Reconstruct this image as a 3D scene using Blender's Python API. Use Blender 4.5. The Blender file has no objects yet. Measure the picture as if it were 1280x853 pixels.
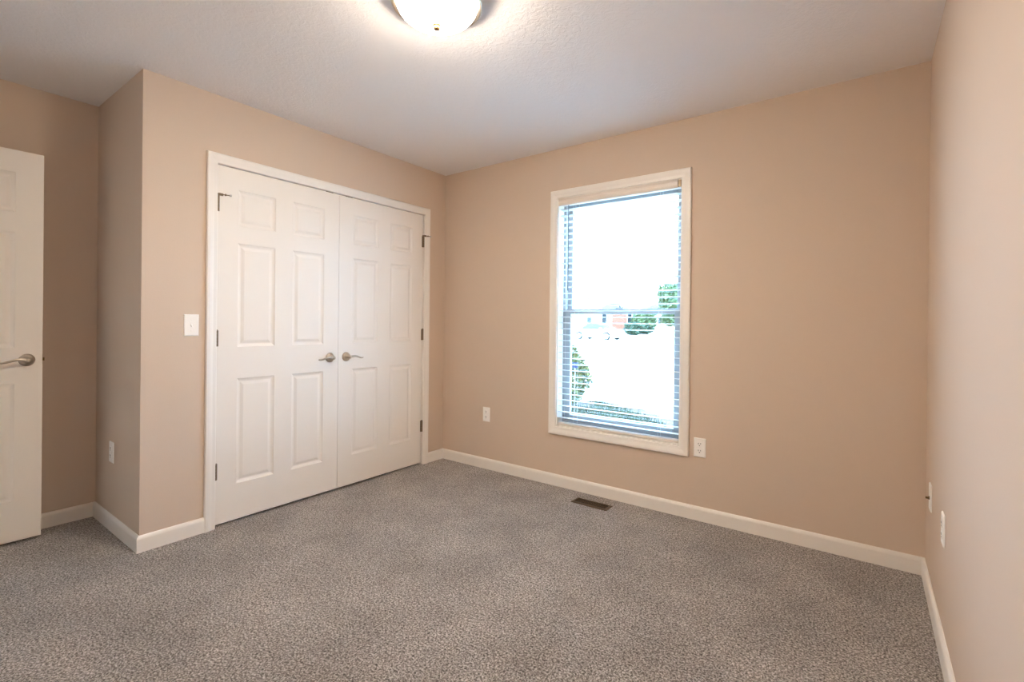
import bpy, bmesh, math, random
from mathutils import Vector, Matrix

# ------------------------------------------------------------------ camera, world, sun, exposure
SC = bpy.context.scene
COL = SC.collection
CAM = Vector((2.9467, -3.0093, 1.1810))
CR = Vector((0.80509535, 0.59305016, 0.0106294))
CU = Vector((-0.00995209, -0.00441175, 0.99994074))
CF = Vector((-0.59306191, 0.80515343, -0.00235021))
cd = bpy.data.cameras.new('camera')
cam = bpy.data.objects.new('camera', cd)
COL.objects.link(cam)
m = Matrix((CR, CU, -CF)).transposed().to_4x4()
m.translation = CAM
cam.matrix_world = m
cd.sensor_fit = 'HORIZONTAL'
cd.sensor_width = 36.0
cd.lens = 602.4555 / 1280 * 36.0
cd.shift_x = 0.0
cd.shift_y = (404.3542 - 426.5) / 1280       # the photo is a rising-front crop
cd.clip_start = 0.02
cd.clip_end = 500
SC.camera = cam

W_SKY = 6.9
W_SUN = 2.0
W_LAMP = 28.5
W_HALL = 1.0
EXPOSURE = 1.85

world = bpy.data.worlds.new('world')
SC.world = world
world.use_nodes = True
nt = world.node_tree
nt.nodes.clear()
wo = nt.nodes.new('ShaderNodeOutputWorld')
bg = nt.nodes.new('ShaderNodeBackground')
bg.inputs["Color"].default_value = (0.355, 0.635, 1.0, 1)
bg.inputs['Strength'].default_value = W_SKY
nt.links.new(bg.outputs[0], wo.inputs[0])

sd = bpy.data.lights.new('sun', 'SUN')
sd.energy = W_SUN
sd.angle = 0.01
sd.color = (1.0, 0.93, 0.82)
sun = bpy.data.objects.new('sun', sd)
COL.objects.link(sun)
sun.rotation_euler = (math.radians(38), 0, math.radians(28))   # from behind the house, high

vs = SC.view_settings
vs.view_transform = 'Standard'
vs.look = 'None'
vs.gamma = 1.0
vs.exposure = EXPOSURE
vs.use_curve_mapping = False
SC.cycles.diffuse_bounces = 6
SC.cycles.max_bounces = 12
SC.cycles.transparent_max_bounces = 16
SC.cycles.use_denoising = True

# ------------------------------------------------------------------ dimensions (metres)
W, L, D, H = 3.1792, 2.1623, 0.7559, 2.44
YF = -3.26          # wall behind the camera
TH = 0.14
G = -0.28           # ground level outside

# ------------------------------------------------------------------ materials
def s2l(c):
    return tuple(((v / 255) / 12.92 if v / 255 <= 0.04045 else ((v / 255 + 0.055) / 1.055) ** 2.4) for v in c) + (1,)

def mat(name, rgb, rough=0.5, metal=0.0, spec=0.5, bump=None, noise=None):
    mt = bpy.data.materials.new(name)
    mt.use_nodes = True
    n = mt.node_tree
    b = n.nodes['Principled BSDF']
    b.inputs['Base Color'].default_value = s2l(rgb)
    b.inputs['Roughness'].default_value = rough
    b.inputs['Metallic'].default_value = metal
    b.inputs['Specular IOR Level'].default_value = spec
    tc = n.nodes.new('ShaderNodeTexCoord')
    if bump:
        scale, strength, dist = bump
        nz = n.nodes.new('ShaderNodeTexNoise')
        nz.inputs['Scale'].default_value = scale
        nz.inputs['Detail'].default_value = 3
        n.links.new(tc.outputs['Object'], nz.inputs['Vector'])
        bp = n.nodes.new('ShaderNodeBump')
        bp.inputs['Strength'].default_value = strength
        bp.inputs['Distance'].default_value = dist
        n.links.new(nz.outputs['Fac'], bp.inputs['Height'])
        n.links.new(bp.outputs['Normal'], b.inputs['Normal'])
    if noise:
        scale, lo, hi = noise
        nz = n.nodes.new('ShaderNodeTexNoise')
        nz.inputs['Scale'].default_value = scale
        nz.inputs['Detail'].default_value = 4
        n.links.new(tc.outputs['Object'], nz.inputs['Vector'])
        cr = n.nodes.new('ShaderNodeValToRGB')
        cr.color_ramp.elements[0].position = 0.35
        cr.color_ramp.elements[0].color = s2l(lo)
        cr.color_ramp.elements[1].position = 0.65
        cr.color_ramp.elements[1].color = s2l(hi)
        n.links.new(nz.outputs['Fac'], cr.inputs['Fac'])
        n.links.new(cr.outputs['Color'], b.inputs['Base Color'])
    return mt

M_WALL = mat('beige_wall_paint', (214, 194, 175), 0.75, spec=0.25, bump=(160, 0.12, 0.002))
M_TRIM = mat('white_trim_paint', (240, 234, 226), 0.35)
M_DOOR = mat('white_door_paint', (240, 233, 224), 0.42, bump=(220, 0.05, 0.001))
M_PLATE = mat('white_plastic', (250, 246, 240), 0.35)
M_SLOT = mat('dark_slot', (40, 34, 30), 0.6)
M_NICKEL = mat('brushed_nickel', (196, 184, 168), 0.28, metal=1.0)
M_HINGE = mat('satin_nickel_hinge', (128, 112, 92), 0.42, metal=0.85)
M_RUBBER = mat('rubber_tip', (200, 196, 190), 0.7)
M_VINYL = mat('grey_white_vinyl', (164, 165, 165), 0.45)
M_SLAT = mat('white_blind_slat', (226, 226, 224), 0.4)
M_VALANCE = mat('off_white_valance', (232, 222, 212), 0.5)
M_CORD = mat('white_cord', (225, 225, 222), 0.8)
M_WAND = mat('grey_wand', (120, 128, 132), 0.3)
M_VENT = mat('brown_register_metal', (88, 68, 46), 0.45, metal=0.3)
M_DARK = mat('duct_dark', (22, 18, 15), 0.9)
M_BRASS = mat('connector_metal', (120, 100, 70), 0.35, metal=1.0)

M_FINIAL = mat('brushed_bronze_finial', (150, 112, 70), 0.5, metal=0.3)

def ceiling_mat():
    mt = bpy.data.materials.new('textured_ceiling_paint')
    mt.use_nodes = True
    n = mt.node_tree
    b = n.nodes['Principled BSDF']
    b.inputs['Base Color'].default_value = s2l((242, 238, 236))
    b.inputs['Roughness'].default_value = 0.9
    b.inputs['Specular IOR Level'].default_value = 0.15
    tc = n.nodes.new('ShaderNodeTexCoord')
    nz = n.nodes.new('ShaderNodeTexNoise')
    nz.inputs['Scale'].default_value = 34
    nz.inputs['Detail'].default_value = 5
    nz.inputs['Roughness'].default_value = 0.6
    nz.inputs['Distortion'].default_value = 1.2
    n.links.new(tc.outputs['Object'], nz.inputs['Vector'])
    cr = n.nodes.new('ShaderNodeValToRGB')
    cr.color_ramp.elements[0].position = 0.42
    cr.color_ramp.elements[1].position = 0.60
    n.links.new(nz.outputs['Fac'], cr.inputs['Fac'])
    bp = n.nodes.new('ShaderNodeBump')
    bp.inputs['Strength'].default_value = 0.32
    bp.inputs['Distance'].default_value = 0.003
    n.links.new(cr.outputs['Color'], bp.inputs['Height'])
    n.links.new(bp.outputs['Normal'], b.inputs['Normal'])
    return mt
M_CEIL = ceiling_mat()

def carpet_mat():
    mt = bpy.data.materials.new('grey_brown_carpet')
    mt.use_nodes = True
    n = mt.node_tree
    b = n.nodes['Principled BSDF']
    b.inputs['Roughness'].default_value = 1.0
    b.inputs['Specular IOR Level'].default_value = 0.05
    b.inputs['Sheen Weight'].default_value = 0.25
    b.inputs['Sheen Roughness'].default_value = 0.5
    tc = n.nodes.new('ShaderNodeTexCoord')
    # yarn tufts
    nz = n.nodes.new('ShaderNodeTexNoise')
    nz.inputs['Scale'].default_value = 150
    nz.inputs['Detail'].default_value = 3
    nz.inputs['Roughness'].default_value = 0.72
    nz.inputs['Distortion'].default_value = 0.6
    n.links.new(tc.outputs['Object'], nz.inputs['Vector'])
    cr = n.nodes.new('ShaderNodeValToRGB')
    e = cr.color_ramp.elements
    e[0].position = 0.385
    e[0].color = s2l((66, 58, 53))
    e[1].position = 0.625
    e[1].color = s2l((212, 205, 201))
    k = e.new(0.5)
    k.color = s2l((142, 133, 126))
    n.links.new(nz.outputs['Fac'], cr.inputs['Fac'])
    # traffic mottling, pile leaning different ways
    n2 = n.nodes.new('ShaderNodeTexNoise')
    n2.inputs['Scale'].default_value = 3.2
    n2.inputs['Detail'].default_value = 4
    n.links.new(tc.outputs['Object'], n2.inputs['Vector'])
    mr = n.nodes.new('ShaderNodeMapRange')
    mr.inputs['From Min'].default_value = 0.3
    mr.inputs['From Max'].default_value = 0.7
    mr.inputs['To Min'].default_value = 0.82
    mr.inputs['To Max'].default_value = 1.16
    n.links.new(n2.outputs['Fac'], mr.inputs['Value'])
    mx = n.nodes.new('ShaderNodeVectorMath')
    mx.operation = 'SCALE'
    n.links.new(cr.outputs['Color'], mx.inputs[0])
    n.links.new(mr.outputs['Result'], mx.inputs['Scale'])
    n.links.new(mx.outputs[0], b.inputs['Base Color'])
    bp = n.nodes.new('ShaderNodeBump')
    bp.inputs['Strength'].default_value = 0.9
    bp.inputs['Distance'].default_value = 0.006
    n.links.new(nz.outputs['Fac'], bp.inputs['Height'])
    n.links.new(bp.outputs['Normal'], b.inputs['Normal'])
    return mt
M_CARPET = carpet_mat()

def glass_mat():
    mt = bpy.data.materials.new('window_glass')
    mt.use_nodes = True
    n = mt.node_tree
    n.nodes.clear()
    o = n.nodes.new('ShaderNodeOutputMaterial')
    t = n.nodes.new('ShaderNodeBsdfTransparent')
    t.inputs[0].default_value = (0.95, 0.97, 0.97, 1)
    g = n.nodes.new('ShaderNodeBsdfGlossy')
    g.inputs['Roughness'].default_value = 0.02
    x = n.nodes.new('ShaderNodeMixShader')
    x.inputs[0].default_value = 0.06
    n.links.new(t.outputs[0], x.inputs[1])
    n.links.new(g.outputs[0], x.inputs[2])
    n.links.new(x.outputs[0], o.inputs[0])
    return mt
M_GLASS = glass_mat()

def emit_mat(name, rgb, strength):
    mt = bpy.data.materials.new(name)
    mt.use_nodes = True
    n = mt.node_tree
    n.nodes.clear()
    o = n.nodes.new('ShaderNodeOutputMaterial')
    e = n.nodes.new('ShaderNodeEmission')
    e.inputs[0].default_value = rgb + (1,)
    e.inputs[1].default_value = strength
    # no bulb inside; emission graded from bright bottom to dim rim, sparing the ceiling
    tc = n.nodes.new('ShaderNodeTexCoord')
    sp = n.nodes.new('ShaderNodeSeparateXYZ')
    mr = n.nodes.new('ShaderNodeMapRange')
    mr.inputs['From Min'].default_value = -0.030
    mr.inputs['From Max'].default_value = -0.110
    mr.inputs['To Min'].default_value = strength * 0.06
    mr.inputs['To Max'].default_value = strength * 2.0
    n.links.new(tc.outputs['Object'], sp.inputs[0])
    n.links.new(sp.outputs['Z'], mr.inputs['Value'])
    n.links.new(mr.outputs['Result'], e.inputs[1])
    n.links.new(e.outputs[0], o.inputs[0])
    return mt
M_BOWL = emit_mat('lit_frosted_glass', (1.0, 0.86, 0.70), W_LAMP)

# outside
M_GROUND = mat('pale_concrete_and_dust', (196, 190, 180), 0.9, noise=(0.6, (188, 182, 170), (206, 200, 190)))
M_STREET = mat('sun_bleached_asphalt', (150, 148, 146), 0.9, noise=(3, (142, 140, 138), (158, 156, 154)))
M_KERB = mat('concrete_kerb', (186, 180, 168), 0.9)
M_GRASS = mat('lawn_green', (44, 56, 38), 0.9, noise=(5, (34, 48, 30), (58, 64, 38)))
M_DRYGRASS = mat('dry_verge', (110, 100, 70), 0.95, noise=(2, (96, 90, 64), (124, 112, 84)))
M_LEAF_Y = mat('yellow_green_leaves', (66, 74, 26), 0.6, noise=(30, (46, 60, 24), (98, 98, 38)))
M_LEAF_D = mat('dark_green_leaves', (38, 62, 42), 0.6, noise=(3, (30, 54, 36), (48, 74, 48)))
M_LEAF_M = mat('mid_green_leaves', (62, 86, 46), 0.6, noise=(2, (50, 74, 42), (84, 100, 54)))
M_BARK = mat('bark', (92, 76, 60), 0.9)
M_MULCH = mat('brown_mulch', (60, 42, 26), 0.95, noise=(14, (48, 34, 22), (76, 54, 34)))
M_WHITEHOUSE = mat('white_siding', (232, 228, 220), 0.7)
M_BRICK = mat('red_brick', (112, 70, 50), 0.85, noise=(6, (102, 62, 44), (124, 80, 60)))
M_ROOF = mat('grey_shingles', (66, 62, 60), 0.9, noise=(4, (60, 56, 55), (74, 70, 68)))
M_HWIN = mat('dark_window_glass', (30, 38, 42), 0.15)
M_CAR = mat('white_car_paint', (235, 236, 238), 0.2)
M_CARGLASS = mat('tinted_car_glass', (72, 72, 72), 0.6, spec=0.1)
M_TYRE = mat('black_tyre', (30, 30, 32), 0.8)
M_RIM = mat('silver_wheel', (190, 192, 196), 0.3, metal=0.8)
M_SIGN = mat('blue_sign', (16, 34, 74), 0.6)
M_TREEFAR = mat('far_ridge_green', (92, 106, 110), 0.95)

# ------------------------------------------------------------------ helpers
def new_obj(name, bm, material, parent=None, loc=None, rotz=None, smooth=False, bevel=None):
    me = bpy.data.meshes.new(name)
    bmesh.ops.recalc_face_normals(bm, faces=bm.faces[:])
    bm.to_mesh(me)
    bm.free()
    mats = material if isinstance(material, (list, tuple)) else [material]
    for mm in mats:
        me.materials.append(mm)
    if smooth:
        for p in me.polygons:
            p.use_smooth = True
    o = bpy.data.objects.new(name, me)
    COL.objects.link(o)
    if parent:
        o.parent = parent
    if loc is not None:
        o.location = loc
    if rotz is not None:
        o.rotation_euler = (0, 0, rotz)
    if bevel:
        md = o.modifiers.new('bevel', 'BEVEL')
        md.width = bevel
        md.segments = 2
        md.limit_method = 'ANGLE'
        md.angle_limit = math.radians(35)
    return o

def box(bm, x0, x1, y0, y1, z0, z1, mi=0):
    v = [bm.verts.new(p) for p in ((x0, y0, z0), (x1, y0, z0), (x1, y1, z0), (x0, y1, z0),
                                   (x0, y0, z1), (x1, y0, z1), (x1, y1, z1), (x0, y1, z1))]
    for f in ((0, 3, 2, 1), (4, 5, 6, 7), (0, 1, 5, 4), (1, 2, 6, 5), (2, 3, 7, 6), (3, 0, 4, 7)):
        fc = bm.faces.new([v[i] for i in f])
        fc.material_index = mi

def B(*boxes):
    bm = bmesh.new()
    for b in boxes:
        box(bm, *b)
    return bm

def empty(name, loc=(0, 0, 0), rotz=0.0):
    o = bpy.data.objects.new(name, None)
    o.empty_display_size = 0.1
    COL.objects.link(o)
    o.location = loc
    o.rotation_euler = (0, 0, rotz)
    return o

def struct(o):
    o['kind'] = 'structure'
    return o

def thing(o, label, cat, group=None):
    o['label'] = label
    o['category'] = cat
    if group:
        o['group'] = group
    return o

def lathe(bm, prof, seg=40, axis='Z', origin=(0, 0, 0), cap=True):
    """prof: list of (radius, height)."""
    rings = []
    ox, oy, oz = origin
    for r, h in prof:
        ring = []
        if r < 1e-6:
            p = (ox, oy, oz + h) if axis == 'Z' else (ox, oy - h, oz)
            ring = [bm.verts.new(p)]
        else:
            for i in range(seg):
                a = 2 * math.pi * i / seg
                c, s = math.cos(a) * r, math.sin(a) * r
                p = (ox + c, oy + s, oz + h) if axis == 'Z' else (ox + c, oy - h, oz + s)
                ring.append(bm.verts.new(p))
        rings.append(ring)
    for a, b in zip(rings, rings[1:]):
        for i in range(seg):
            j = (i + 1) % seg
            if len(a) == 1 and len(b) == 1:
                continue
            if len(a) == 1:
                bm.faces.new((a[0], b[i], b[j]))
            elif len(b) == 1:
                bm.faces.new((a[i], a[j], b[0]))
            else:
                bm.faces.new((a[i], a[j], b[j], b[i]))
    if cap:
        for r in (rings[0], rings[-1]):
            if len(r) > 2:
                bm.faces.new(r)

def tube(bm, pts, radii, seg=12, flat=None):
    """tube through pts; flat = vertical squash factor list."""
    pts = [Vector(p) for p in pts]
    rings = []
    for i, p in enumerate(pts):
        t = (pts[min(i + 1, len(pts) - 1)] - pts[max(i - 1, 0)]).normalized()
        up = Vector((0, 0, 1)) if abs(t.z) < 0.9 else Vector((0, 1, 0))
        a = t.cross(up).normalized()
        b = a.cross(t).normalized()
        r = radii[i] if isinstance(radii, (list, tuple)) else radii
        ra, rb = (r if isinstance(r, tuple) else (r, r))
        rings.append([bm.verts.new(p + a * math.cos(2 * math.pi * k / seg) * ra + b * math.sin(2 * math.pi * k / seg) * rb)
                      for k in range(seg)])
    for a, b in zip(rings, rings[1:]):
        for i in range(seg):
            j = (i + 1) % seg
            bm.faces.new((a[i], a[j], b[j], b[i]))
    bm.faces.new(rings[0])
    bm.faces.new(rings[-1])

def extrude_profile(bm, path, prof, closed=False):
    """path: list of (u,v) in a wall plane; prof: list of (offset outward, depth). Mitred sweep.
    returns verts as (u, v, depth) through callback-less local coords: x=u, y=-depth, z=v."""
    n = len(path)
    rings = []
    for i in range(n):
        p = Vector(path[i])
        if closed or 0 < i < n - 1:
            a = (p - Vector(path[i - 1])).normalized()
            b = (Vector(path[(i + 1) % n]) - p).normalized()
        elif i == 0:
            a = b = (Vector(path[1]) - p).normalized()
        else:
            a = b = (p - Vector(path[i - 1])).normalized()
        na = Vector((-a.y, a.x))
        nb = Vector((-b.y, b.x))
        mit = (na + nb)
        mit = mit / (mit.dot(na))
        rings.append([bm.verts.new((p.x + mit.x * o, -d, p.y + mit.y * o)) for o, d in prof])
    k = len(prof)
    rng = range(n) if closed else range(n - 1)
    for i in rng:
        a, b = rings[i], rings[(i + 1) % n]
        for j in range(k):
            jj = (j + 1) % k
            bm.faces.new((a[j], a[jj], b[jj], b[j]))
    if not closed:
        bm.faces.new(rings[0])
        bm.faces.new(rings[-1])

R90 = math.pi / 2

# ------------------------------------------------------------------ room shell
E = 0.0
# floor & ceiling
fb = bmesh.new()
box(fb, -D - 0.02, W + TH, YF - 0.02, 0.0, -0.15, 0.0)
struct(new_obj('floor', fb, M_CARPET))
cb = bmesh.new()
box(cb, -D - TH, W + TH, YF - TH, TH, H, H + 0.25)
struct(new_obj('ceiling', cb, M_CEIL))

# window wall (y = 0)
WX0, WX1, WZ0, WZ1 = 1.1365, 2.0228, 0.4311, 2.0787
wb = B((-4.0, WX0, 0, TH, -0.5, H + 0.3), (WX1, 6.0, 0, TH, -0.5, H + 0.3),
       (WX0, WX1, 0, TH, -0.5, WZ0), (WX0, WX1, 0, TH, WZ1, H + 0.3))
struct(new_obj('wall_back', wb, M_WALL))
# closet wall (x = 0) with the double-door opening
OY0, OY1, OZ = -1.834, -0.222, 2.077
wb = B((-0.11, 0, -L + 0.11, OY0, 0, H), (-0.11, 0, OY1, 0, 0, H), (-0.11, 0, OY0, OY1, OZ, H))
box(wb, -D, 0, -L, -L + 0.11, 0, H)
struct(new_obj('wall_left', wb, M_WALL))
wb = B((-D - TH, -D, YF, 0, -0.15, H))
struct(new_obj('wall_left_recess', wb, M_WALL))
wb = B((W, W + TH, YF - TH, 0, -0.15, H))
struct(new_obj('wall_right', wb, M_WALL))
# wall behind the camera, with the entry doorway
DX0, DX1, DZ = -0.615, 0.165, 2.06
wb = B((-D - TH, DX0, YF - TH, YF, -0.15, H), (DX1, W, YF - TH, YF, -0.15, H), (DX0, DX1, YF - TH, YF, DZ, H))
struct(new_obj('wall_front', wb, M_WALL))
# hallway outside the entry door (closed shell)
HY = YF - TH
wb = B((-1.3, 1.0, HY - 1.2, HY - 1.1, -0.15, H), (-1.4, -1.3, HY - 1.2, HY, -0.15, H), (1.0, 1.1, HY - 1.2, HY, -0.15, H))
struct(new_obj('wall_hallway', wb, M_WALL))
struct(new_obj('floor_hallway', B((-1.3, 1.0, HY - 1.1, YF - 0.02, -0.15, 0.0)), M_CARPET))
struct(new_obj('ceiling_hallway', B((-1.4, 1.1, HY - 1.2, HY, H, H + 0.2)), M_CEIL))

# baseboards: rounded-top profile swept along each wall
BH, BT = 0.083, 0.014
BPROF = [(0, 0), (BT, 0), (BT, BH - 0.016), (BT - 0.002, BH - 0.009), (BT - 0.006, BH - 0.003), (0.004, BH), (0, BH)]
def baseboard(name, p0, p1, m0=0, m1=0):
    """p0->p1 with the room on the left; m0/m1 = +1 outside mitre, -1 inside mitre, 0 square."""
    p0, p1 = Vector(p0), Vector(p1)
    t = (p1 - p0).normalized()
    nrm = Vector((-t.y, t.x))
    bm = bmesh.new()
    ra, rb = [], []
    for d, z in BPROF:
        a = p0 + nrm * d - t * (d * m0)
        b = p1 + nrm * d + t * (d * m1)
        ra.append(bm.verts.new((a.x, a.y, z)))
        rb.append(bm.verts.new((b.x, b.y, z)))
    k = len(BPROF)
    for j in range(k):
        jj = (j + 1) % k
        bm.faces.new((ra[j], ra[jj], rb[jj], rb[j]))
    bm.faces.new(ra)
    bm.faces.new(rb)
    return struct(new_obj(name, bm, M_TRIM))
CY0, CY1 = -1.8705, -0.1870      # closet casing outer edges
baseboard('baseboard_back', (W, 0), (0, 0), -1, -1)
baseboard('baseboard_left_far', (0, 0), (0, CY1 - 0.0005), -1, 0)
baseboard('baseboard_left_near', (0, CY0 + 0.0005), (0, -L), 0, 1)
baseboard('baseboard_return', (0, -L), (-D, -L), 1, -1)
baseboard('baseboard_recess', (-D, -L), (-D, YF), -1, -1)
baseboard('baseboard_right', (W, YF), (W, 0), -1, -1)
baseboard('baseboard_front', (DX1 + 0.07, YF), (W, YF), 0, -1)

# casings (profile: offset outward from the inner edge, depth from the wall)
CPROF = [(0, 0), (0, 0.009), (0.004, 0.012), (0.020, 0.013), (0.030, 0.016), (0.040, 0.018), (0.052, 0.018), (0.057, 0.014), (0.057, 0)]
def casing(name, path, closed, loc, rotz, mat_=M_TRIM, prof=CPROF):
    bm = bmesh.new()
    extrude_profile(bm, path, prof, closed)
    return struct(new_obj(name, bm, mat_, loc=loc, rotz=rotz))
# closet: local x -> +y world, facing +x
casing('trim_1', [(-1.8135, 0.0), (-1.8135, 2.055), (-0.2440, 2.055), (-0.2440, 0.0)], False, (0.0, 0, 0), R90)
# jamb around the closet opening
jb = B((-0.11, 0.0, -1.834, -1.8125, 0, 2.077), (-0.11, 0.0, -0.245, -0.222, 0, 2.077), (-0.11, 0.0, -1.8125, -0.245, 2.0555, 2.077),
       (-0.060, -0.046, -1.8125, -1.800, 0, 2.0555), (-0.060, -0.046, -0.257, -0.245, 0, 2.0555), (-0.060, -0.046, -1.80, -0.257, 2.040, 2.0555))
struct(new_obj('trim_2', jb, M_TRIM))
# entry doorway casing and jamb on the wall behind the camera (faces +y)
casing('trim_3', [(DX0 * -1 - 0.02, 0.0), (DX0 * -1 - 0.02, DZ - 0.02), (-DX1 + 0.02, DZ - 0.02), (-DX1 + 0.02, 0.0)][::-1], False, (0, YF, 0), math.pi)
jb = B((DX0, DX0 + 0.02, YF - TH, YF, 0, DZ), (DX1 - 0.02, DX1, YF - TH, YF, 0, DZ), (DX0 + 0.02, DX1 - 0.02, YF - TH, YF, DZ - 0.02, DZ))
struct(new_obj('trim_4', jb, M_TRIM))

# ------------------------------------------------------------------ window
win = struct(empty('window_1', ((WX0 + WX1) / 2, 0, WZ0)))
def wpart(name, bm, mt, parent=win, bevel=None):
    o = new_obj(name, bm, mt, bevel=bevel)
    o.parent = parent
    o.matrix_parent_inverse = Matrix.Translation(-Vector(win.location)) if parent is win else Matrix()
    return o
bm = bmesh.new()
extrude_profile(bm, [(WX0, WZ0), (WX0, WZ1), (WX1, WZ1), (WX1, WZ0)], CPROF, True)
wpart('window_casing', bm, M_TRIM)
def ring(bm, x0, x1, z0, z1, y0, y1, wl, wr, wb_, wt):
    box(bm, x0, x0 + wl, y0, y1, z0, z1)
    box(bm, x1 - wr, x1, y0, y1, z0, z1)
    box(bm, x0 + wl, x1 - wr, y0, y1, z0, z0 + wb_)
    box(bm, x0 + wl, x1 - wr, y0, y1, z1 - wt, z1)
bm = bmesh.new()
ring(bm, WX0, WX1, WZ0, WZ1, 0.0, 0.075, 0.006, 0.006, 0.006, 0.006)
wpart('window_jamb', bm, M_TRIM)
bm = bmesh.new()
ring(bm, WX0, WX1, WZ0, WZ1, 0.075, 0.155, 0.026, 0.026, 0.030, 0.026)
wpart('window_frame', bm, M_VINYL, bevel=0.002)
MR = 1.262
lx0, lx1 = WX0 + 0.024, WX1 - 0.024
bm = bmesh.new()
ring(bm, lx0, lx1, WZ0 + 0.028, MR + 0.018, 0.080, 0.108, 0.042, 0.042, 0.052, 0.036)
ls = wpart('lower_sash', bm, M_VINYL, bevel=0.003)
wpart('glass_pane', B((lx0 + 0.042, lx1 - 0.042, 0.092, 0.096, WZ0 + 0.080, MR - 0.018)), M_GLASS, ls)
bm = bmesh.new()
ring(bm, lx0, lx1, MR - 0.018, WZ1 - 0.024, 0.112, 0.140, 0.036, 0.036, 0.034, 0.040)
us = wpart('upper_sash', bm, M_VINYL, bevel=0.003)
wpart('glass_pane', B((lx0 + 0.036, lx1 - 0.036, 0.124, 0.128, MR + 0.016, WZ1 - 0.064)), M_GLASS, us)
# sash lock on the meeting rail
bm = bmesh.new()
box(bm, 1.555, 1.605, 0.080, 0.106, MR + 0.018, MR + 0.026)
lathe(bm, [(0.009, 0), (0.009, 0.012), (0.004, 0.016)], 16, origin=(1.58, 0.093, MR + 0.026))
wpart('sash_lock', bm, M_VINYL, ls)

# ------------------------------------------------------------------ window blind
BX0, BX1 = WX0 + 0.010, WX1 - 0.010
bl = thing(empty('window_blind', ((BX0 + BX1) / 2, 0.03, WZ0 + 0.01)),
           'white horizontal slat window blind lowered with open slats inside the white window frame', 'blind')
def bpart(name, bm, mt, bevel=None, smooth=False):
    o = new_obj(name, bm, mt, bevel=bevel, smooth=smooth)
    o.parent = bl
    o.matrix_parent_inverse = Matrix.Translation(-Vector(bl.location))
    return o
bpart('headrail', B((BX0, BX1, 0.010, 0.060, 2.032, 2.070)), M_VALANCE, 0.002)
# valance: moulded board in front of the headrail, a little short on the right
bm = bmesh.new()
VP = [(-0.004, 2.024), (-0.008, 2.028), (-0.008, 2.042), (-0.005, 2.050), (-0.005, 2.062), (-0.010, 2.070), (-0.010, 2.076), (0.004, 2.076), (0.004, 2.024)]
for xs in ((BX0 - 0.003, BX1 - 0.018),):
    ra = [bm.verts.new((xs[0], y, z)) for y, z in VP]
    rb = [bm.verts.new((xs[1], y, z)) for y, z in VP]
    for j in range(len(VP)):
        jj = (j + 1) % len(VP)
        bm.faces.new((ra[j], ra[jj], rb[jj], rb[j]))
    bm.faces.new(ra)
    bm.faces.new(rb)
bpart('valance', bm, M_VALANCE)
bpart('headrail_bracket', B((BX1 - 0.016, BX1 + 0.003, 0.0, 0.008, 2.030, 2.074)), M_HINGE, 0.001)
# slats
NS = 36
ZT, ZB = 1.996, 0.492
bm = bmesh.new()
TILT = math.radians(-4)
for i in range(NS):
    z = ZT - (ZT - ZB) * i / (NS - 1)
    prof = []
    for k in range(7):
        s = (k / 6 - 0.5) * 0.050
        crown = 0.0022 * (1 - (2 * s / 0.05) ** 2)
        prof.append((s, crown))
    top = [(s, c + 0.0013) for s, c in prof]
    bot = [(s, c - 0.0013) for s, c in prof][::-1]
    pr = [(0.034 + s * math.cos(TILT) - c * math.sin(TILT), z + s * math.sin(TILT) + c * math.cos(TILT)) for s, c in top + bot]
    ra = [bm.verts.new((BX0, y, zz)) for y, zz in pr]
    rb = [bm.verts.new((BX1, y, zz)) for y, zz in pr]
    for j in range(len(pr)):
        jj = (j + 1) % len(pr)
        bm.faces.new((ra[j], ra[jj], rb[jj], rb[j]))
    bm.faces.new(ra)
    bm.faces.new(rb)
bpart('slats', bm, M_SLAT)
bpart('bottom_rail', B((BX0, BX1, 0.008, 0.060, 0.440, 0.457)), M_VALANCE, 0.003)
for cx in (BX0 + 0.13, BX1 - 0.13):
    bm = bmesh.new()
    for yy in (0.0075, 0.0605):
        tube(bm, [(cx, yy, 0.455), (cx, yy, 2.034)], 0.0008, 6)
    bpart('ladder_cord', bm, M_CORD)
bm = bmesh.new()
tube(bm, [(1.222, 0.001, 2.022), (1.222, 0.001, 1.43)], 0.0035, 6)
tube(bm, [(1.222, 0.001, 1.45), (1.222, 0.001, 1.41)], 0.0048, 8)
bpart('tilt_wand', bm, M_WAND)

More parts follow.
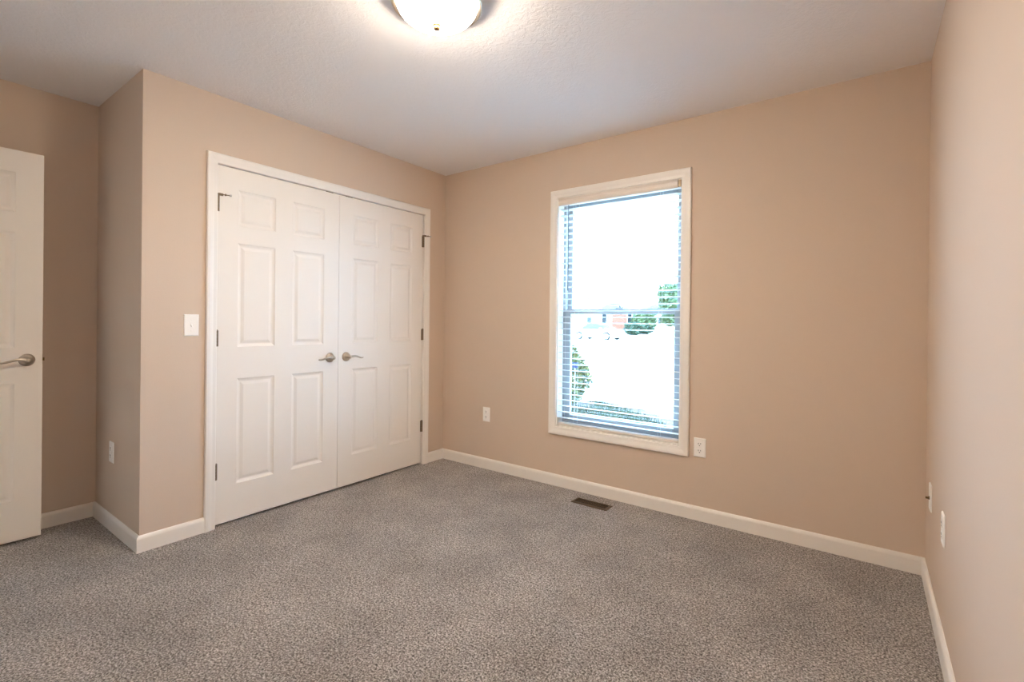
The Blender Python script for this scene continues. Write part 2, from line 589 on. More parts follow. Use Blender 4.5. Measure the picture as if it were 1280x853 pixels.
# ------------------------------------------------------------------ doors
def door_leaf(bm, w, z0, z1, th, panels, back=False):
    """slab in local x 0..w, front at y=0, back at y=th, with moulded raised panels on the front."""
    xs = sorted({0, w} | {p[0] for p in panels} | {p[1] for p in panels})
    zs = sorted({z0, z1} | {p[2] for p in panels} | {p[3] for p in panels})
    def isp(x0, x1, a, b):
        for p in panels:
            if x0 >= p[0] - 1e-6 and x1 <= p[1] + 1e-6 and a >= p[2] - 1e-6 and b <= p[3] + 1e-6:
                return True
        return False
    def face(sgn, y0):
        cache = {}
        def V(x, y, z):
            k = (round(x, 5), round(y, 5), round(z, 5))
            if k not in cache:
                cache[k] = bm.verts.new((x, y0 + sgn * y, z))
            return cache[k]
        for i in range(len(xs) - 1):
            for j in range(len(zs) - 1):
                if not isp(xs[i], xs[i + 1], zs[j], zs[j + 1]):
                    bm.faces.new((V(xs[i], 0, zs[j]), V(xs[i + 1], 0, zs[j]), V(xs[i + 1], 0, zs[j + 1]), V(xs[i], 0, zs[j + 1])))
        for a, b, c, d in panels:
            steps = [(0, 0), (0.004, 0.0035), (0.010, 0.0065), (0.016, 0.0085), (0.021, 0.0085), (0.034, 0.0035), (0.038, 0.0022)]
            prev = None
            for ins, dep in steps:
                r = [V(a + ins, dep, c + ins), V(b - ins, dep, c + ins), V(b - ins, dep, d - ins), V(a + ins, dep, d - ins)]
                if prev:
                    for k in range(4):
                        kk = (k + 1) % 4
                        bm.faces.new((prev[k], prev[kk], r[kk], r[k]))
                prev = r
            bm.faces.new(prev)
    face(1, 0)
    face(-1, th)
    for (xa, xb) in ((0, 0), (w, w)):
        for j in range(len(zs) - 1):
            bm.faces.new([bm.verts.new(p) for p in ((xa, 0, zs[j]), (xa, th, zs[j]), (xa, th, zs[j + 1]), (xa, 0, zs[j + 1]))])
    for z in (z0, z1):
        for i in range(len(xs) - 1):
            bm.faces.new([bm.verts.new(p) for p in ((xs[i], 0, z), (xs[i + 1], 0, z), (xs[i + 1], th, z), (xs[i], th, z))])
    bmesh.ops.remove_doubles(bm, verts=bm.verts[:], dist=1e-5)

def six_panels(w, st=0.112):
    pw = (w - 3 * st) / 2
    out = []
    for x0 in (st, 2 * st + pw):
        for z0, z1 in ((0.224, 0.836), (1.020, 1.623), (1.724, 1.932)):
            out.append((x0, x0 + pw, z0, z1))
    return out

def make_handle(parent, x, z, direction, ylocal=0.0, outward=1, length=0.112):
    """rosette + lever; outward=1 stands out from the front (-y local)."""
    s = outward
    bm = bmesh.new()
    prof = [(0.0, 0.0), (0.0325, 0.0), (0.0325, 0.004), (0.030, 0.008), (0.022, 0.012), (0.013, 0.014), (0.0125, 0.040), (0.0105, 0.044), (0.0, 0.046)]
    lathe(bm, [(r, h * s) for r, h in prof], 32, axis='Y', origin=(0, 0, 0), cap=False)
    rose = new_obj('handle_rosette', bm, M_NICKEL, parent, loc=(x, ylocal, z), smooth=False, bevel=None)
    for p in rose.data.polygons:
        p.use_smooth = True
    bm = bmesh.new()
    pts, rad = [], []
    for k in range(15):
        t = k / 14
        px = direction * (t * length)
        py = -s * (0.046 + 0.006 * math.sin(t * math.pi))
        pz = 0.010 * math.sin(t * math.pi * 1.75) * (0.35 + 0.65 * t)
        pts.append((px, py, pz))
        r = 0.0085 * (1 - t) + 0.0045 * t
        if k == 14:
            r *= 0.5
        rad.append((r * 0.62 + 0.001, r))
    tube(bm, pts, rad, 12)
    lathe(bm, [(0.0, -0.0), (0.0115, 0.0), (0.0115, 0.016), (0.006, 0.020), (0.0, 0.0205)], 20, axis='Y', origin=(0, -s * 0.036 if s > 0 else 0.056, 0), cap=False)
    lev = new_obj('lever', bm, M_NICKEL, rose, smooth=True)
    return rose

def make_hinge(parent, x, z0, z1, stop=0):
    bm = bmesh.new()
    n = 5
    hgt = (z1 - z0) / n
    for i in range(n):
        lathe(bm, [(0.0075, i * hgt + 0.0004), (0.0075, (i + 1) * hgt - 0.0004)], 14, origin=(0, -0.008, 0))
    lathe(bm, [(0.004, n * hgt), (0.0065, n * hgt + 0.001), (0.0055, n * hgt + 0.005), (0.0, n * hgt + 0.006)], 14, origin=(0, -0.008, 0))
    box(bm, -0.0105, 0.0105, -0.0046, 0.0035, 0, z1 - z0)
    h = new_obj('hinge', bm, M_HINGE, parent, loc=(x, 0, z0), smooth=False)
    if stop:
        bm = bmesh.new()
        zt = z1 - z0 - 0.002
        # hinge-pin stop: collar, plate and threaded rod with a rubber tip
        lathe(bm, [(0.009, 0), (0.009, 0.006)], 16, origin=(0, -0.008, zt + 0.004))
        box(bm, 0.0, 0.024, -0.018, -0.014, zt - 0.002, zt + 0.012)
        tube(bm, [(0.016, -0.020, zt + 0.005), (0.052, -0.030, zt + 0.005)], 0.0028, 10)
        tube(bm, [(0.030, -0.024, zt + 0.005), (0.036, -0.0257, zt + 0.005)], 0.0065, 6)
        ds = new_obj('door_stop', bm, M_HINGE, h)
        bm = bmesh.new()
        tube(bm, [(0.052, -0.030, zt + 0.005), (0.062, -0.0328, zt + 0.005)], 0.0062, 12)
        bm2 = bm
        new_obj('rubber_tip', bm2, M_RUBBER, h)
    return h

# closet pair: local x -> world +y, front faces +x
XF = -0.004
LW = 0.7765
def closet_leaf(name, y0, hinge_left):
    d = struct(empty(name, (XF, y0, 0.0), R90))
    bm = bmesh.new()
    door_leaf(bm, LW, 0.016, 2.0515, 0.035, six_panels(LW))
    new_obj('door_leaf', bm, M_DOOR, d)
    hx = -0.0015 if hinge_left else LW + 0.0015
    for k, (a, b) in enumerate(((0.272, 0.362), (1.026, 1.116), (1.790, 1.880))):
        make_hinge(d, hx, a, b, stop=(k == 2))
    if hinge_left:
        make_handle(d, LW - 0.062, 0.926, -1)
        c = LW - 0.075
    else:
        make_handle(d, 0.062, 0.926, 1)
        c = 0.075
    new_obj('ball_catch', B((c - 0.027, c + 0.027, -0.0008, 0.012, 2.0500, 2.0540)), M_HINGE, d)
    return d
closet_leaf('door_1', -1.8105, True)
closet_leaf('door_2', -1.8105 + LW + 0.003, False)

# entry door folded back against the recess wall
EW = 0.765
ed = struct(empty('door_3', (-0.610, -2.421 - EW, 0.0), R90))
bm = bmesh.new()
door_leaf(bm, EW, 0.014, 2.046, 0.035, six_panels(EW, 0.105))
new_obj('door_leaf', bm, M_DOOR, ed)
make_handle(ed, EW - 0.060, 0.955, -1)
make_handle(ed, EW - 0.060, 0.955, -1, ylocal=0.035, outward=-1)
bm = bmesh.new()
box(bm, EW, EW + 0.0015, 0.005, 0.030, 0.928, 0.984)
box(bm, EW + 0.0015, EW + 0.010, 0.012, 0.024, 0.948, 0.964)
new_obj('latch', bm, M_BRASS, ed)
for a, b in ((0.27, 0.36), (1.02, 1.11), (1.79, 1.88)):
    h = make_hinge(ed, 0.0, a, b)

# ------------------------------------------------------------------ wall plates
def plate_mesh(w=0.070, h=0.115, t=0.0055):
    bm = bmesh.new()
    s = [(0, 0), (0, t * 0.45), (0.004, t)]
    rings = []
    for ins, dep in s:
        rings.append([bm.verts.new((sx * (w / 2 - ins), -dep, sz * (h / 2 - ins))) for sx, sz in ((-1, -1), (1, -1), (1, 1), (-1, 1))])
    for a, b in zip(rings, rings[1:]):
        for k in range(4):
            bm.faces.new((a[k], a[(k + 1) % 4], b[(k + 1) % 4], b[k]))
    bm.faces.new(rings[-1])
    bm.faces.new(rings[0])
    return bm

def screw(parent, x, z, y=-0.0055):
    bm = bmesh.new()
    lathe(bm, [(0.0032, 0), (0.0030, 0.0010), (0, 0.0014)], 12, axis='Y', cap=False)
    new_obj('screw', bm, M_PLATE, parent, loc=(x, y, z))

def outlet(loc, rotz, label):
    o = thing(empty('electrical_outlet', loc, rotz), label, 'outlet', 'duplex wall outlets')
    new_obj('wall_plate', plate_mesh(), M_PLATE, o)
    for dz in (0.0205, -0.0205):
        bm = bmesh.new()
        pts = []
        for k in range(28):
            a = 2 * math.pi * k / 28
            pts.append((0.0172 * math.cos(a), max(-0.0135, min(0.0135, 0.0172 * math.sin(a)))))
        fr = [bm.verts.new((x, -0.0075, z)) for x, z in pts]
        bk = [bm.verts.new((x, -0.004, z)) for x, z in pts]
        bm.faces.new(fr)
        bm.faces.new(bk)
        for k in range(28):
            bm.faces.new((fr[k], fr[(k + 1) % 28], bk[(k + 1) % 28], bk[k]))
        rc = new_obj('receptacle', bm, M_PLATE, o, loc=(0, 0, dz))
        bm = B((-0.0078, -0.0052, -0.0079, -0.0070, -0.0005, 0.0085), (0.0052, 0.0078, -0.0079, -0.0070, 0.0005, 0.0080))
        lathe(bm, [(0, 0.0070), (0.0028, 0.0070), (0.0028, 0.0079), (0, 0.0079)], 12, axis='Y', origin=(0, 0, -0.0075), cap=False)
        new_obj('socket_slots', bm, M_SLOT, rc)
    screw(o, 0, 0)
    return o
outlet((0.485, 0, 0.436), 0, 'small white wall outlet on the window wall, left of the window near the closet')
outlet((2.144, 0, 0.438), 0, 'white wall outlet beside the lower right corner of the window trim')
outlet((W, -0.665, 0.444), -R90, 'white wall outlet on the right wall, nearer than the plate with the connector')
outlet((-0.447, -L, 0.430), 0, 'shaded wall outlet on the narrow wall beside the open entry door')

# coax plate
o = thing(empty('coax_plate', (W, -0.229, 0.436), -R90), 'white wall plate with a dark metal cable connector on right wall close to the corner', 'wall plate')
new_obj('wall_plate', plate_mesh(), M_PLATE, o)
bm = bmesh.new()
lathe(bm, [(0.0, 0.005), (0.0075, 0.005), (0.0075, 0.009), (0.005, 0.009), (0.0048, 0.019), (0.0, 0.019)], 16, axis='Y', cap=False)
new_obj('connector', bm, M_BRASS, o, loc=(0, 0, -0.004))
screw(o, 0, 0.042)
screw(o, 0, -0.042)

# light switch
o = thing(empty('light_switch', (0, -1.9385, 1.1465), R90), 'white toggle light switch on beige wall left of the closet doors', 'light switch')
new_obj('wall_plate', plate_mesh(0.072, 0.117), M_PLATE, o)
bm = bmesh.new()
box(bm, -0.0055, 0.0055, -0.0068, -0.004, -0.0125, 0.0125)
new_obj('toggle_surround', bm, M_PLATE, o)
bm = bmesh.new()
v = [(-0.0035, -0.006, -0.004), (0.0035, -0.006, -0.004), (0.0035, -0.006, 0.007), (-0.0035, -0.006, 0.007),
     (-0.003, -0.019, -0.0125), (0.003, -0.019, -0.0125), (0.003, -0.017, -0.006), (-0.003, -0.017, -0.006)]
vv = [bm.verts.new(p) for p in v]
for f in ((0, 3, 2, 1), (4, 5, 6, 7), (0, 1, 5, 4), (1, 2, 6, 5), (2, 3, 7, 6), (3, 0, 4, 7)):
    bm.faces.new([vv[i] for i in f])
new_obj('toggle', bm, M_PLATE, o, bevel=0.0006)
screw(o, 0, 0.030)
screw(o, 0, -0.030)

# ------------------------------------------------------------------ ceiling light
LX, LY = 1.600, -1.690
o = thing(empty('ceiling_light', (LX, LY, H)), 'lit frosted glass bowl ceiling light with metal rim and finial', 'ceiling light')
bm = bmesh.new()
lathe(bm, [(0.0, 0.0), (0.120, 0.0), (0.150, -0.006), (0.165, -0.018), (0.174, -0.034), (0.174, -0.042), (0.168, -0.044), (0.158, -0.034), (0.0, -0.026)], 64, cap=False)
new_obj('metal_pan', bm, M_NICKEL, o, smooth=True)
bm = bmesh.new()
prof = []
for k in range(15):
    t = k / 14
    a = t * math.pi / 2
    prof.append((0.156 * math.cos(a) if k < 14 else 0.0, -0.031 - 0.086 * math.sin(a)))
lathe(bm, prof, 64, cap=False)
bowl = new_obj('glass_bowl', bm, M_BOWL, o, smooth=True)
bm = bmesh.new()
lathe(bm, [(0.0, 0.0), (0.016, 0.0), (0.017, -0.003), (0.011, -0.005), (0.010, -0.007), (0.014, -0.011), (0.012, -0.016), (0.0, -0.020)], 24, cap=False)
new_obj('finial', bm, M_FINIAL, o, loc=(0, 0, -0.1165), smooth=True)

# ------------------------------------------------------------------ floor register
VX0, VX1, VY0, VY1 = 1.385, 1.640, -0.218, -0.118
o = thing(empty('floor_vent', ((VX0 + VX1) / 2, (VY0 + VY1) / 2, 0.0)), 'brown metal floor register vent in the carpet below the window', 'vent')
vw, vd = (VX1 - VX0) / 2, (VY1 - VY0) / 2
bm = bmesh.new()
rings = []
for ins, z in ((0, 0.0), (0.001, 0.003), (0.010, 0.0055), (0.018, 0.0055), (0.019, 0.001)):
    rings.append([bm.verts.new((sx * (vw - ins), sy * (vd - ins), z)) for sx, sy in ((-1, -1), (1, -1), (1, 1), (-1, 1))])
for a, b in zip(rings, rings[1:]):
    for k in range(4):
        bm.faces.new((a[k], a[(k + 1) % 4], b[(k + 1) % 4], b[k]))
bm.faces.new(rings[0])
new_obj('vent_frame', bm, M_VENT, o)
new_obj('vent_opening', B((-vw + 0.019, vw - 0.019, -vd + 0.019, vd - 0.019, 0.0008, 0.0016)), M_DARK, o)
bm = bmesh.new()
nb = 26
for i in range(nb):
    x = -vw + 0.022 + (2 * vw - 0.044) * i / (nb - 1)
    sh = 0.003
    vv = [bm.verts.new(p) for p in ((x - 0.0012, -vd + 0.019, 0.0015), (x + 0.0012, -vd + 0.019, 0.0015), (x + 0.0012, vd - 0.019, 0.0015), (x - 0.0012, vd - 0.019, 0.0015),
                                    (x - 0.0012 + sh, -vd + 0.019, 0.005), (x + 0.0012 + sh, -vd + 0.019, 0.005), (x + 0.0012 + sh, vd - 0.019, 0.005), (x - 0.0012 + sh, vd - 0.019, 0.005))]
    for f in ((0, 3, 2, 1), (4, 5, 6, 7), (0, 1, 5, 4), (1, 2, 6, 5), (2, 3, 7, 6), (3, 0, 4, 7)):
        bm.faces.new([vv[i2] for i2 in f])
box(bm, -vw + 0.019, vw - 0.019, -0.002, 0.002, 0.0015, 0.0052)
new_obj('vent_louvers', bm, M_VENT, o)

# ------------------------------------------------------------------ outside
YAW = 0.6349
def gh(x, y):
    d = -0.593 * (x - CAM.x) + 0.805 * (y - CAM.y)
    return G + 0.02 * max(0.0, d - 46)
def world_at(px, depth, zz=None):
    """world x,y seen in photo column px at the given distance."""
    dd = CF + CR * ((px - 640) / 602.4555)
    p = CAM + dd * depth
    return p.x, p.y
bm = bmesh.new()
N = 60
gv = {}
for i in range(N + 1):
    for j in range(N + 1):
        x = -170 + 260 * i / N
        y = TH + 0.0 + 200 * (j / N)
        gv[i, j] = bm.verts.new((x, y, gh(x, y)))
for i in range(N):
    for j in range(N):
        bm.faces.new((gv[i, j], gv[i + 1, j], gv[i + 1, j + 1], gv[i, j + 1]))
struct(new_obj('ground', bm, M_GROUND, smooth=True))

def patch(name, pts, mt, z=0.012):
    bm = bmesh.new()
    top = [bm.verts.new((x, y, gh(x, y) + z)) for x, y in pts]
    bot = [bm.verts.new((x, y, gh(x, y) - 0.05)) for x, y in pts]
    bm.faces.new(top)
    bm.faces.new(bot)
    for k in range(len(pts)):
        kk = (k + 1) % len(pts)
        bm.faces.new((top[k], top[kk], bot[kk], bot[k]))
    return struct(new_obj(name, bm, mt))
# dry verge by the street
patch('verge', [world_at(700, 38), world_at(775, 33), world_at(740, 30.5), world_at(700, 31)], M_DRYGRASS, 0.02)
# planting bed / lawn in front of the window
lawn = [(-3.2, 0.6), (-3.2, 4.6), (-1.65, 4.75), (-0.95, 5.15), (0.0, 4.75), (0.95, 3.95), (1.15, 2.6), (1.0, 0.6)]
patch('planting_bed', lawn, M_MULCH, 0.02)
random.seed(5)
def inside(x, y, poly):
    c = False
    for k in range(len(poly)):
        x1, y1 = poly[k]
        x2, y2 = poly[k - 1]
        if (y1 > y) != (y2 > y) and x < (x2 - x1) * (y - y1) / (y2 - y1) + x1:
            c = not c
    return c
bm = bmesh.new()
cnt = 0
SIGN = world_at(719.5, 7.3)
gpoly = [(-3.1, 0.7), (-3.1, 4.5), (-1.65, 4.65), (-0.95, 4.95), (-0.15, 4.45), (0.72, 3.7), (0.95, 2.6), (0.85, 0.7)]
while cnt < 16000:
    x, y = random.uniform(-3.1, 1.0), random.uniform(0.7, 5.0)
    if not inside(x, y, gpoly) or math.hypot(x - SIGN[0], y - SIGN[1]) < 0.09 or math.hypot(x + 1.25, y - 4.44) < 0.42:
        continue
    cnt += 1
    h = random.uniform(0.04, 0.11)
    a = random.uniform(0, math.pi)
    dx, dy = math.cos(a) * 0.010, math.sin(a) * 0.010
    lx, ly = random.uniform(-.04, .04), random.uniform(-.04, .04)
    z = G + 0.015
    bm.faces.new([bm.verts.new(p) for p in ((x - dx, y - dy, z), (x + dx, y + dy, z), (x + lx, y + ly, z + h))])
gr = new_obj('grass', bm, M_GRASS)
gr['kind'] = 'stuff'
thing(gr, 'dark green grass growing in the bed just outside the window', 'grass')

def leaves(bm, centre, rad, n, size, seedv=0, cone=False):
    rnd = random.Random(seedv)
    cx, cy, cz = centre
    rx, ry, rz = rad
    for _ in range(n):
        u = rnd.uniform(-1, 1)
        a = rnd.uniform(0, 2 * math.pi)
        r = rnd.uniform(0.55, 1.0) ** 0.6
        s = math.sqrt(1 - u * u)
        if cone:
            t = (u + 1) / 2
            s = (1 - t) ** 0.7
        lump = 1 + 0.16 * math.sin(3 * a + 4 * u) + 0.1 * math.sin(7 * a + 9 * u)
        p = Vector((cx + rx * s * r * math.cos(a) * lump, cy + ry * s * r * math.sin(a) * lump, cz + rz * u * (r if not cone else 1)))
        q = Vector((rnd.gauss(0, 1), rnd.gauss(0, 1), rnd.gauss(0, 1))).normalized()
        t1 = q.orthogonal().normalized() * size * rnd.uniform(0.6, 1.3)
        t2 = q.cross(t1).normalized() * size * 0.5
        bm.faces.new([bm.verts.new(x) for x in (p - t1, p - t2, p + t1, p + t2)])

# yellow-green shrub by the window
o = thing(empty('young_shrub', (-1.25, 4.44, G)), 'yellow green leafy shrub standing outside the left part of the window', 'shrub')
bm = bmesh.new()
leaves(bm, (0, 0, 0.50), (0.34, 0.30, 0.46), 4200, 0.036, 3)
leaves(bm, (0.02, 0, 0.92), (0.12, 0.12, 0.16), 420, 0.030, 4)
new_obj('foliage', bm, M_LEAF_Y, o)
bm = bmesh.new()
for k in range(5):
    a = k * 1.3
    tube(bm, [(0.03 * math.cos(a), 0.03 * math.sin(a), 0), (0.14 * math.cos(a), 0.14 * math.sin(a), 0.45), (0.10 * math.cos(a), 0.1 * math.sin(a), 0.85)], [0.012, 0.008, 0.004], 6)
new_obj('stem', bm, M_BARK, o)
# small blue yard sign on a stake
sx, sy = world_at(719.5, 7.3)
o = thing(empty('yard_sign', (sx, sy, G), YAW), 'small blue sign on a thin stake in front of the yellow green shrub', 'sign')
bm = bmesh.new()
pts = [(-0.050, 0.045), (0.050, 0.045), (0.054, 0.02), (0.044, -0.02), (0.030, -0.042), (-0.030, -0.042), (-0.044, -0.02), (-0.054, 0.02)]
f1 = [bm.verts.new((x, -0.003, z)) for x, z in pts]
f2 = [bm.verts.new((x, 0.003, z)) for x, z in pts]
bm.faces.new(f1)
bm.faces.new(f2)
for k in range(len(pts)):
    bm.faces.new((f1[k], f1[(k + 1) % len(pts)], f2[(k + 1) % len(pts)], f2[k]))
zc = 1.181 - (455.5 - 402.4) / 602.4555 * 7.3 - G
new_obj('sign_board', bm, M_SIGN, o, loc=(0, 0, zc))
bm = bmesh.new()
tube(bm, [(0, 0.006, 0), (0, 0.006, zc)], 0.004, 8)
new_obj('stake', bm, M_RIM, o)

# ---------------- car
def sedan(loc, rotz):
    car = thing(empty('sedan_car', loc, rotz), 'white four door sedan parked across the street', 'car')
    # stations along x: (x, z_bottom, z_belt, z_top, half width at belt, half width at top)
    st = [(-2.36, 0.42, 0.72, 0.72, 0.62, 0.60), (-2.30, 0.28, 0.82, 0.84, 0.80, 0.72), (-2.0, 0.22, 0.90, 0.93, 0.87, 0.76),
          (-1.45, 0.20, 0.94, 0.99, 0.90, 0.76), (-1.30, 0.20, 0.95, 1.04, 0.90, 0.70), (-0.75, 0.20, 0.95, 1.38, 0.91, 0.60), (-0.30, 0.20, 0.94, 1.46, 0.92, 0.58),
          (0.30, 0.20, 0.93, 1.44, 0.92, 0.58), (0.65, 0.20, 0.92, 1.32, 0.91, 0.61), (1.15, 0.20, 0.91, 0.99, 0.90, 0.72),
          (1.55, 0.20, 0.86, 0.92, 0.89, 0.74), (2.05, 0.22, 0.76, 0.82, 0.85, 0.72), (2.32, 0.28, 0.66, 0.70, 0.74, 0.64), (2.40, 0.40, 0.58, 0.60, 0.60, 0.55)]
    bm = bmesh.new()
    rings = []
    for x, zb, zl, zt, wl, wt in st:
        pr = [(-wl * 0.9, zb), (-wl, zb + 0.15), (-wl * 1.02, (zb + zl) / 2), (-wl, zl), (-wt, zt), (-wt * 0.5, zt + 0.02), (wt * 0.5, zt + 0.02), (wt, zt), (wl, zl), (wl * 1.02, (zb + zl) / 2), (wl, zb + 0.15), (wl * 0.9, zb)]
        rings.append([bm.verts.new((x, y, z)) for y, z in pr])
    for i, (a, b) in enumerate(zip(rings, rings[1:])):
        for k in range(12):
            kk = (k + 1) % 12
            f = bm.faces.new((a[k], a[kk], b[kk], b[k]))
            f.smooth = True
            if 4 <= i <= 8 and k in (3, 7) and i < 9:
                f.material_index = 1
            if i in (4, 8) and k in (4, 5, 6):
                f.material_index = 1
    bm.faces.new(rings[0])
    bm.faces.new(rings[-1])
    b = new_obj('body', bm, [M_CAR, M_CARGLASS], car)
    bm = bmesh.new()
    for sy in (-1, 1):
        for x in (-0.72, 0.02, 0.66):
            box(bm, x - 0.035, x + 0.035, sy * 0.77 - 0.16, sy * 0.77 + 0.16, 0.93, 1.36 if x < 0.5 else 1.2)
    bm.free()
    for x in (-1.42, 1.42):
        for sy in (-1, 1):
            bm = bmesh.new()
            prof = [(0.0, -0.10), (0.30, -0.10), (0.33, -0.07), (0.33, 0.07), (0.30, 0.10), (0.22, 0.10), (0.0, 0.09)]
            lathe(bm, prof, 28, axis='Y', cap=False)
            w_ = new_obj('wheel', bm, M_TYRE, car, loc=(x, sy * 0.84, 0.33), smooth=False)
            bm = bmesh.new()
            s = -1 if sy > 0 else 1
            lathe(bm, [(0.0, 0.095 * s), (0.235, 0.100 * s), (0.235, 0.108 * s), (0.20, 0.112 * s), (0.07, 0.104 * s), (0.0, 0.114 * s)], 24, axis='Y', cap=False)
            new_obj('hubcap', bm, M_RIM, w_)
            bm = bmesh.new()
            # dark wheel-arch lip
            pts = [(0.37 * math.cos(a), 0.37 * math.sin(a)) for a in [math.pi * k / 12 for k in range(13)]]
            tube(bm, [(px, sy * 0.09, pz) for px, pz in pts], 0.03, 6)
            new_obj('wheel_arch', bm, M_TYRE, car, loc=(x, sy * 0.84, 0.33))
    for sy in (-1, 1):
        new_obj('headlight', B((2.12, 2.30, sy * 0.66 - 0.13, sy * 0.66 + 0.13, 0.60, 0.72)), M_RIM, car, bevel=0.03)
        new_obj('side_mirror', B((0.82, 0.98, sy * 1.02 - 0.10, sy * 1.02 + 0.08, 0.93, 1.07)), M_CAR, car, bevel=0.03)
    return car
a = Vector(world_at(724, 43.5))
b = Vector(world_at(759, 41.5))
c = (a + b) / 2
perp = Vector((-(b - a).y, (b - a).x)).normalized()
c = c + perp * 0.85
ang = math.atan2((b - a).y, (b - a).x)
sedan((c.x, c.y, gh(c.x, c.y)), ang)

# ---------------- houses
def house(px0, px1, dep, wall_h, roof_h, depth_m, wallm, label, windows, hip=False, gable_front=False, door=None, yaw=YAW):
    x0, y0 = world_at(px0, dep)
    x1, y1 = world_at(px1, dep)
    base = gh((x0 + x1) / 2, (y0 + y1) / 2)
    w = math.hypot(x1 - x0, y1 - y0)
    o = thing(empty('house', ((x0 + x1) / 2, (y0 + y1) / 2, base), math.atan2(y1 - y0, x1 - x0)), label, 'house')
    new_obj('walls', B((-w / 2, w / 2, 0, depth_m, -0.5, wall_h)), wallm, o)
    bm = bmesh.new()
    e = 0.2
    if gable_front:
        p = [(-w / 2 - e, -e, wall_h), (w / 2 + e, -e, wall_h), (0, -e, wall_h + roof_h), (-w / 2 - e, depth_m + e, wall_h), (w / 2 + e, depth_m + e, wall_h), (0, depth_m + e, wall_h + roof_h)]
        v = [bm.verts.new(q) for q in p]
        bm.faces.new((v[0], v[1], v[2]))
        bm.faces.new((v[3], v[5], v[4]))
        bm.faces.new((v[0], v[2], v[5], v[3]))
        bm.faces.new((v[1], v[4], v[5], v[2]))
        bm.faces.new((v[0], v[3], v[4], v[1]))
    else:
        r = min(depth_m / 2, 0.40 * w) if hip else 0
        p = [(-w / 2 - e, -e, wall_h), (w / 2 + e, -e, wall_h), (w / 2 + e, depth_m + e, wall_h), (-w / 2 - e, depth_m + e, wall_h),
             (-w / 2 - e + r, depth_m / 2, wall_h + roof_h), (w / 2 + e - r, depth_m / 2, wall_h + roof_h)]
        v = [bm.verts.new(q) for q in p]
        bm.faces.new((v[0], v[1], v[5], v[4]))
        bm.faces.new((v[2], v[3], v[4], v[5]))
        bm.faces.new((v[1], v[2], v[5]))
        bm.faces.new((v[3], v[0], v[4]))
        bm.faces.new((v[0], v[3], v[2], v[1]))
    mats = [M_ROOF]
    rf = new_obj('roof', bm, [M_ROOF, wallm], o)
    if gable_front:
        rf.data.polygons[0].material_index = 1
        # pale rake boards
        bm = bmesh.new()
        for s in (-1, 1):
            tube(bm, [(s * (w / 2 + e), -e - 0.05, wall_h), (0, -e - 0.05, wall_h + roof_h)], 0.12, 4)
        new_obj('rake_board', bm, M_KERB, o)
    for (fx0, fx1, z0, z1) in windows:
        a_, b_ = -w / 2 + fx0 * w, -w / 2 + fx1 * w
        f = new_obj('window', B((a_ - 0.08, b_ + 0.08, -0.05, 0.02, z0 - 0.08, z1 + 0.08)), M_WHITEHOUSE, o)
        new_obj('pane', B((a_, b_, -0.07, -0.04, z0, z1)), M_HWIN, f)
    if door:
        fx0, fx1, z1 = door
        new_obj('door', B((-w / 2 + fx0 * w, -w / 2 + fx1 * w, -0.06, 0.02, 0, z1)), M_WHITEHOUSE, o, bevel=0.02)
    return o
house(660, 752, 60, 2.6, 4.6, 8, M_WHITEHOUSE, 'white sided house with a steep gable left of the brick house', [(0.80, 0.86, 0.9, 2.0)], gable_front=True)
house(750, 794, 66, 2.7, 1.2, 6, M_BRICK, 'red brick house with grey roof and tall windows behind the parked car', [(0.06, 0.18, 0.6, 2.4), (0.78, 0.9, 0.6, 2.4)], hip=True, door=(0.25, 0.33, 2.2))
house(800, 900, 74, 2.5, 1.9, 9, M_WHITEHOUSE, 'pale house with long grey roof at the right of the street', [(0.22, 0.32, 0.9, 2.1), (0.6, 0.7, 0.9, 2.1)], hip=True)
house(690, 757, 92, 2.8, 1.8, 9, M_WHITEHOUSE, 'distant house whose grey roof rises behind the brick house', [(0.5, 0.6, 0.9, 2.1)], hip=True)

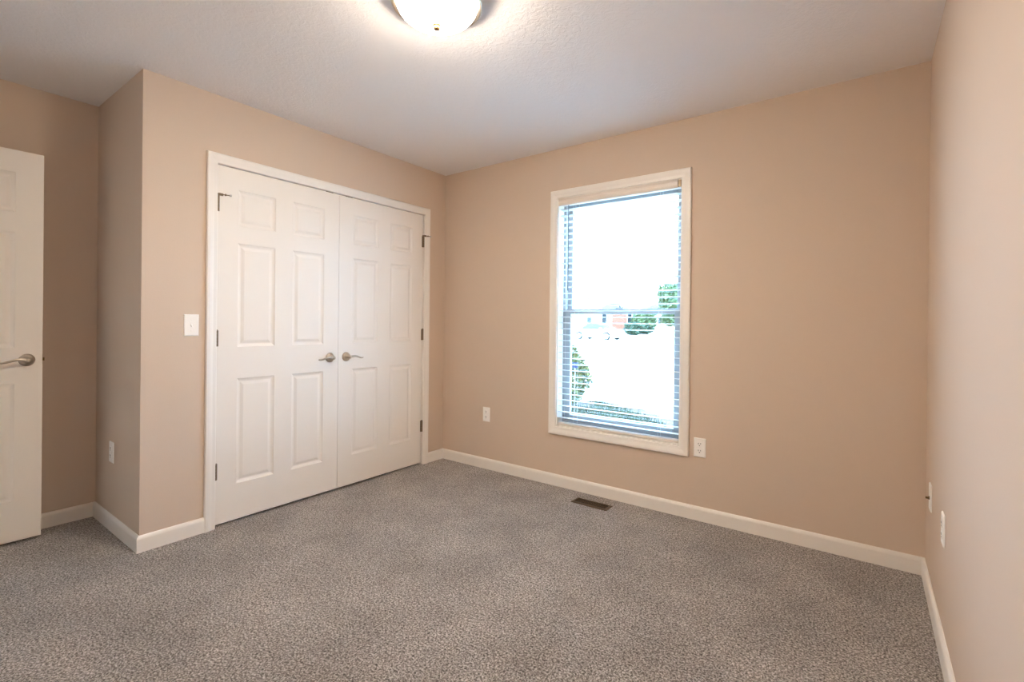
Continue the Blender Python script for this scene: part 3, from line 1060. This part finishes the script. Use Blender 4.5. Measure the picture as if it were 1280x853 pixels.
# ---------------- hedges and trees across the street
def bush(px, dep, rx, rz, label, n, seedv):
    x, y = world_at(px, dep)
    o = thing(empty('rounded_bush', (x, y, gh(x, y))), label, 'bush')
    bm = bmesh.new()
    leaves(bm, (0, 0, rz), (rx, rx * 0.8, rz), n, 0.16, seedv)
    new_obj('foliage', bm, M_LEAF_D, o)
    bm = bmesh.new()
    for k in range(4):
        tube(bm, [(0.1 * math.cos(k * 1.6), 0.1 * math.sin(k * 1.6), 0), (0.5 * rx * math.cos(k * 1.6), 0.5 * rx * math.sin(k * 1.6), rz)], [0.05, 0.02], 6)
    new_obj('stem', bm, M_BARK, o)
    return o
bush(792, 54, 1.1, 0.75, 'dark green rounded bush just right of the white car', 1500, 11)
bush(805, 57, 1.1, 0.55, 'lower dark green bush at the right of the rounded bush', 1200, 12)
def tree(px, dep, h, rad, trunk, label, n, seedv, mt):
    x, y = world_at(px, dep)
    o = thing(empty('leafy_tree', (x, y, gh(x, y))), label, 'tree')
    bm = bmesh.new()
    rnd = random.Random(seedv)
    leaves(bm, (0, 0, h - rad * 1.1), (rad, rad, rad), n, 0.2, seedv)
    for k in range(7):
        a = rnd.uniform(0, 6.28)
        leaves(bm, (rad * 0.7 * math.cos(a), rad * 0.7 * math.sin(a), h - rad * rnd.uniform(0.5, 1.9)), (rad * 0.5,) * 3, n // 9, 0.2, seedv + k)
    new_obj('foliage', bm, mt, o)
    bm = bmesh.new()
    tube(bm, [(0, 0, 0), (0.05, 0, h * 0.4), (0, 0.05, h * 0.85)], [trunk, trunk * 0.75, trunk * 0.25], 8)
    for k in range(5):
        a = k * 1.26
        tube(bm, [(0, 0, h * (0.35 + 0.08 * k)), (rad * 0.6 * math.cos(a), rad * 0.6 * math.sin(a), h * (0.55 + 0.08 * k))], [trunk * 0.4, trunk * 0.1], 6)
    new_obj('trunk', bm, M_BARK, o)
    return o
tree(852, 46, 5.6, 1.9, 0.14, 'tall loose leafed tree at the right edge of the window view', 2600, 21, M_LEAF_M)
tree(805, 61.5, 3.0, 1.35, 0.12, 'low green tree in front of the pale house, just right of the brick house', 1800, 31, M_LEAF_M)
tree(838, 63.5, 3.0, 1.05, 0.12, 'smaller green tree between the low tree and the tall loose tree', 1400, 41, M_LEAF_M)
# picket fence in front of the pale house
x0, y0 = world_at(821, 57.5)
x1, y1 = world_at(870, 57.5)
o = thing(empty('picket_fence', (x0, y0, gh(x0, y0)), math.atan2(y1 - y0, x1 - x0)), 'white picket fence in front of the pale house', 'fence')
fl = math.hypot(x1 - x0, y1 - y0)
bm = bmesh.new()
for i in range(int(fl / 0.2)):
    box(bm, i * 0.2, i * 0.2 + 0.11, -0.02, 0.0, 0.06, 0.9)
new_obj('pickets', bm, M_WHITEHOUSE, o)
for z in (0.25, 0.7):
    new_obj('rail', B((0, fl, 0.0, 0.04, z, z + 0.09)), M_WHITEHOUSE, o)
i = 0.0
while i <= fl:
    new_obj('post', B((i, i + 0.1, 0.04, 0.14, 0, 1.0)), M_WHITEHOUSE, o)
    i += 1.9
